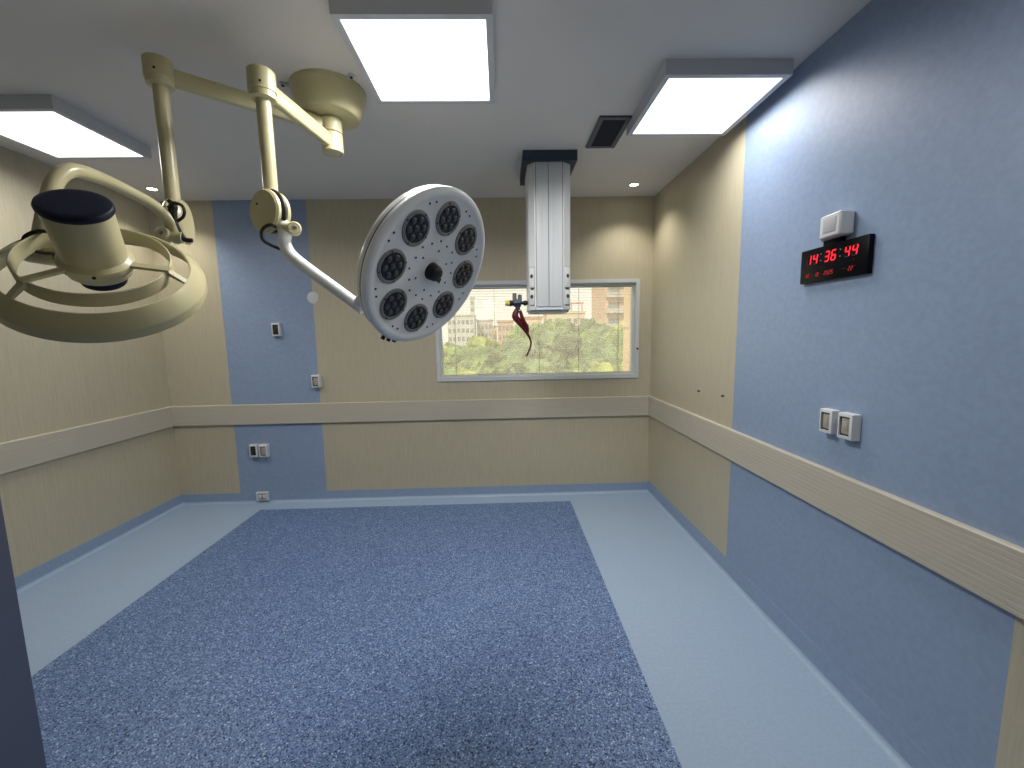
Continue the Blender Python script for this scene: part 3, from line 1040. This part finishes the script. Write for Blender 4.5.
nb, ub = (0, -1, 0), (1, 0, 0)
nr, ur = (-1, 0, 0), (0, -1, 0)
socket_box((-2.222, YB, 1.788), ub, nb, 0.080, 0.130, 0.045, 'wall switch with black centre, high on the blue strip of the back wall', M['switch_black'], M['white'], 'wall switch')
socket_box((-1.868, YB, 1.266), ub, nb, 0.084, 0.126, 0.055, 'white wall outlet above the rail where blue strip meets beige panel', M['switch_beige'], M['white'])
socket_box((-2.551, YB, 0.565), ub, nb, 0.080, 0.128, 0.045, 'black-centred outlet, left of a pair under the rail on the back wall', M['switch_black'], M['white'], group='outlet pair under the rail')
socket_box((-2.447, YB, 0.563), ub, nb, 0.086, 0.128, 0.055, 'white outlet with pale centre, right of a pair under the back wall rail', M['switch_beige'], M['white'], group='outlet pair under the rail')
socket_box((-2.511, YB - 0.004, 0.076), ub, nb, 0.122, 0.084, 0.03, 'low white horizontal outlet on the skirting of the back wall', M['white'], M['white'], horizontal=True)
socket_box((XR, 1.850, 1.270), ur, nr, 0.074, 0.110, 0.040, 'white wall outlet on the right wall, the one nearer the window', M['switch_beige'], M['white'], group='outlet pair on the right wall')
socket_box((XR, 1.740, 1.270), ur, nr, 0.078, 0.114, 0.042, 'white wall outlet on the right wall, the one farther from the window', M['switch_beige'], M['white'], group='outlet pair on the right wall')

# round blanking cover and two screws
mb = MB()
mb.lathe([(0, 0.009), (0.045, 0.009), (0.056, 0.006), (0.058, 0.0), (0.05, -0.003), (0, -0.003)], (-1.851, YB, 2.095), EX, EZ, -EY, 40)
o = make('round_cover', mb, M['white'], loc=(-1.851, YB, 2.095))
tag(o, 'plain white round cover plate high on the back wall beside blue strip', 'cover plate')
for (y, z, lb) in ((3.147, 1.234, 'small dark screw in the beige right wall, nearer the window corner'), (2.799, 1.247, 'small dark screw in the beige right wall, nearer the blue panel')):
    mb = MB()
    mb.tube([(XR, y, z), (XR - 0.012, y, z)], 0.0045, 10)
    mb.disc(0.0075, (XR - 0.012, y, z), EY, EZ, -EX, 0, 0.005, 14, bev=0.0015)
    o = make('wall_screw', mb, M['screw'], loc=(XR, y, z))
    tag(o, lb, 'screw', 'screws in the right wall')

# ------------------------------------------------------------------ door leaf standing open at the left
mb = MB()
mb.box((-0.779, YF + 0.02, 0.008), (-0.735, 0.600, 2.12), bev=0.002)
dr = struct('door_1', mb, M['door'])
mb = MB()
mb.tube([(-0.741, 0.50, 1.05), (-0.70, 0.50, 1.05), (-0.695, 0.48, 1.05), (-0.695, 0.37, 1.05)], 0.009, 12, smooth=3)
mb = MB()
ring_frame(mb, DX0 - 0.05, DX1 + 0.05, -0.2, DH + 0.05, 0.05, 0.05, 0.2, 0.05, YF, YF + 0.012)
struct('trim_4', mb, M['door'])

# ------------------------------------------------------------------ the outside: ground, trees, buildings
GZ = -12.0
mb = MB()
mb.add([(-260, 12, GZ), (300, 12, GZ), (300, 420, GZ), (-260, 420, GZ)], [(0, 1, 2, 3)])
mb.box((-260, 12, GZ - 1), (300, 420, GZ - 0.05))
struct('ground', mb, add_noise(base_mat('park_ground', (120, 128, 84), 0.9), (104, 112, 74), (140, 142, 104), nscale=0.2))


def leaf_mat(name, a, b):
    return add_noise(base_mat(name, a, 0.8, spec=0.2), tuple(int(k * 0.72) for k in a), b, nscale=2.2, detail=8, lo=0.36, hi=0.62)


LEAF = [leaf_mat('foliage_yellow_green', (132, 146, 62), (176, 184, 96)), leaf_mat('foliage_green', (96, 122, 58), (146, 164, 92)), leaf_mat('foliage_grey_green', (92, 112, 72), (134, 150, 104))]
BARK = base_mat('bark', (92, 80, 66), 0.9)
_cr = {}


def crown_mesh(seed, mi):
    import bmesh
    if (seed, mi) in _cr:
        return _cr[(seed, mi)]
    rnd = random.Random(seed)
    bm = bmesh.new()
    for k in range(46):
        u = rnd.uniform(-0.35, 1)
        a = rnd.uniform(0, 2 * PI)
        r = math.sqrt(max(0, 1 - u * u))
        rad = rnd.uniform(0.17, 0.32)
        c = V((math.cos(a) * r * 0.86, math.sin(a) * r * 0.86, u * 0.72)) * rnd.uniform(0.75, 1.0)
        res = bmesh.ops.create_icosphere(bm, subdivisions=3, radius=rad)
        for q in res['verts']:
            d = q.co.normalized()
            s_ = 1 + 0.42 * noise.noise(d * 2.2 + c * 5) + 0.30 * noise.noise(d * 6 + c * 9)
            q.co = c + d * rad * s_
    me = bpy.data.meshes.new('crown')
    bm.to_mesh(me)
    bm.free()
    me.materials.append(LEAF[mi])
    _cr[(seed, mi)] = me
    return me


def tree(x, y, top, r, mi, seed, label):
    t = thing('tree', label, 'tree', (x, y, GZ), 'park trees beyond the window')
    mb = MB()
    hz = top - GZ
    mb.tube([(x, y, GZ), (x + 0.1, y, GZ + hz * 0.5), (x, y + 0.1, GZ + hz - r * 0.8)], [0.35, 0.26, 0.12], 10, smooth=4)
    for k in range(4):
        a = k * PI / 2 + seed
        mb.tube([(x, y, GZ + hz - r * 1.5), (x + math.cos(a) * r * .5, y + math.sin(a) * r * .5, GZ + hz - r * .8)], [0.14, 0.06], 8)
    make('trunk', mb, BARK, t)
    o = bpy.data.objects.new('crown', crown_mesh(seed % 4, mi))
    COL.objects.link(o)
    o.parent = t
    o.location = (0, 0, hz - r * 0.78)
    o.scale = (r, r, r)
    o.rotation_euler = (0, 0, seed * 1.7)
    return t


kind = ['yellow-green', 'mid green', 'grey-green']
TREES = [  # x, y, top z, crown radius, foliage, where it is in the window view
    (-4.6, 27, -0.9, 4.2, 0, 'nearest at the lower left corner of the window'),
    (0.4, 25, -2.4, 3.8, 0, 'low and near at the middle bottom of the window'),
    (4.0, 27, -1.2, 3.6, 1, 'low at the bottom of the window, right of the strap'),
    (7.6, 29, -1.0, 4.2, 0, 'low at the lower right of the window'),
    (12.5, 31, 0.0, 4.4, 1, 'at the right bottom edge of the window'),
    (-9.5, 31, 0.0, 4.6, 1, 'hidden left of the window edge'),
    (-3.2, 40, 0.2, 4.6, 1, 'behind the lowest yellow one at the left'),
    (2.2, 42, 0.5, 4.8, 2, 'in the middle distance below the strap'),
    (7.4, 43, 1.5, 5.0, 2, 'in the middle distance right of the column'),
    (11.8, 45, 1.2, 5.0, 1, 'in the middle distance before the brick tower'),
    (17.0, 46, 0.4, 5.0, 1, 'in the middle distance at the right edge'),
    (-8.6, 50, 0.4, 5.2, 0, 'at the left in the middle distance'),
    (-0.8, 58, 0.9, 5.2, 0, 'far, rising under the gas fitting'),
    (5.2, 60, 2.6, 5.6, 1, 'far, rising under the bottom of the column'),
    (10.8, 62, 3.4, 6.0, 2, 'far and tallest, right of the column'),
    (16.4, 64, 2.6, 5.8, 0, 'far, before the foot of the brick tower'),
    (-6.8, 72, -0.2, 5.4, 2, 'far, below the grey tower block'),
    (24.0, 68, 2.4, 6.0, 2, 'far at the right end of the row'),
    (-15.0, 70, 0.5, 6.0, 1, 'far at the left end of the row'),
]
for i, (x, y, top, r, mi, wh) in enumerate(TREES):
    tree(x, y, top, r, mi, i + 1, f'{kind[mi]} round-topped park tree {wh}')


def building(name, label, x0, x1, y0, y1, z1, wall, win, nx, nz, ztop=None, band=None, group=None, zwin=None):
    t = thing(name, label, 'building', ((x0 + x1) / 2, (y0 + y1) / 2, GZ), group)
    mb = MB()
    mb.box((x0, y0, GZ), (x1, y1, z1))
    make('walls', mb, wall, t)
    mb = MB()
    mb.box((x0 - 0.3, y0 - 0.3, z1), (x1 + 0.3, y1 + 0.3, z1 + 0.6))
    make('parapet', mb, band or wall, t)
    fh = 3.0
    for j in range(nz):
        zc = z1 - 2.2 - j * fh
        for i in range(nx):
            xc = x0 + (x1 - x0) * (i + 0.5) / nx
            hw = (x1 - x0) / nx * 0.30
            mb = MB()
            mb.box((xc - hw, y0 - 0.06, zc - 0.75), (xc + hw, y0 - 0.01, zc + 0.75))
            make('window', mb, win, t)
    if band is not None:
        for j in range(nz):
            zc = z1 - 3.45 - j * fh
            mb = MB()
            mb.box((x0 + 0.2, y0 - 1.2, zc), (x1 - 0.2, y0 - 0.01, zc + 0.9))
            make('balcony', mb, band, t)
    return t


def wall_mat(name, c):
    return add_noise(base_mat(name, c, 0.85, spec=0.2), tuple(int(k * .93) for k in c), c, nscale=0.5)


WD = base_mat('far_window_glass', (120, 122, 128), 0.3)
WG = wall_mat('grey_concrete', (204, 200, 196))
WP = wall_mat('pink_render', (206, 168, 150))
WO = wall_mat('orange_brick', (206, 146, 112))
WC = wall_mat('cream_render', (222, 200, 170))
WB = wall_mat('brick_rose', (212, 172, 148))
WW = wall_mat('pale_balcony', (196, 186, 178))
building('apartment_block', 'grey concrete apartment block above the trees at the window left', -19.0, -9.5, 150, 162, 8.6, WG, WD, 6, 4)
building('apartment_block', 'lower pale grey block right of the grey tower block', -9.0, -3.2, 158, 168, 7.0, WW, WD, 4, 4)
building('tower', 'slender grey tower rising behind the grey apartment block', -13.2, -11.4, 185, 187, 18.0, WG, WD, 1, 5)
building('apartment_block', 'pinkish block behind the trees under the gas fitting', -1.0, 4.4, 140, 150, 6.0, WP, WD, 4, 3)
building('house', 'small peach house between the grey and pinkish blocks', -5.0, -1.6, 175, 183, 5.0, WC, WD, 3, 2, band=WO)
building('apartment_block', 'cream building with red bands under the column', 5.2, 12.0, 120, 130, 6.2, WC, WD, 4, 3, band=WO)
building('house', 'low peach building right of the column, under the orange gantry', 13.2, 24.0, 118, 128, 7.4, WC, WD, 6, 3)
building('apartment_tower', 'tall rose brick apartment tower with pale balconies at the window right', 20.6, 27.6, 82, 94, 30.0, WB, WD, 2, 12, band=WW)
# gantry-like roof frame
t = thing('roof_gantry', 'orange steel roof frame standing on the low peach building', 'roof frame', (18.4, 119.5, 8.0))
mb = MB()
mb.box((13.6, 119.2, 10.0), (23.8, 119.6, 10.5))
make('beam', mb, WO, t)
for x in (14.0, 17.2, 20.4, 23.4):
    mb = MB()
    mb.box((x - 0.16, 119.2, 8.0), (x + 0.16, 119.6, 10.0))
    make('post', mb, WO, t)
# corner of the same building's next wing
t = thing('building_wing', 'peach rendered corner of the neighbouring wing at the window right edge', 'building', (5.6, 17, GZ))
mb = MB()
mb.box((4.72, 15.0, GZ), (7.6, 15.9, 12.0))
make('walls', mb, wall_mat('peach_render', (226, 190, 150)), t)
mb = MB()
mb.box((4.68, 14.96, 1.9), (7.64, 15.94, 2.05))
make('string_course', mb, WC, t)

# ------------------------------------------------------------------ light from outside
w = bpy.data.worlds.new('World')
SC.world = w
w.use_nodes = True
bg = w.node_tree.nodes['Background']
bg.inputs['Color'].default_value = (1.0, 0.94, 0.84, 1)
bg.inputs['Strength'].default_value = 1.45
sd = bpy.data.lights.new('sun', 'SUN')
sd.energy = 4.6
sd.color = (1.0, 0.95, 0.85)
sd.angle = math.radians(3)
so = bpy.data.objects.new('sun', sd)
COL.objects.link(so)
so.rotation_euler = V((0.35, 0.6, -0.75)).to_track_quat('-Z', 'Y').to_euler()

# ------------------------------------------------------------------ camera
F_, yaw, pitch, roll = 412.985, 0.0248, -0.1191, -0.0182
fw = V((math.sin(yaw) * math.cos(pitch), math.cos(yaw) * math.cos(pitch), math.sin(pitch)))
r0 = V((math.cos(yaw), -math.sin(yaw), 0))
u0 = r0.cross(fw)
rr = r0 * math.cos(roll) + u0 * math.sin(roll)
uu = -r0 * math.sin(roll) + u0 * math.cos(roll)
cd = bpy.data.cameras.new('camera')
cd.sensor_width = 36
cd.sensor_fit = 'HORIZONTAL'
cd.lens = F_ * 36 / 1024
cd.clip_start = 0.02
cd.clip_end = 1000
co = bpy.data.objects.new('camera', cd)
COL.objects.link(co)
co.matrix_world = Matrix(((rr.x, uu.x, -fw.x, 0), (rr.y, uu.y, -fw.y, 0), (rr.z, uu.z, -fw.z, 1.6969), (0, 0, 0, 1)))
SC.camera = co

vs = SC.view_settings
vs.view_transform = 'Standard'
vs.look = 'None'
vs.gamma = 1.0
vs.use_curve_mapping = False
vs.exposure = 0.0
SC.cycles.max_bounces = 12
SC.cycles.diffuse_bounces = 6
SC.cycles.transparent_max_bounces = 16
SC.cycles.use_denoising = True
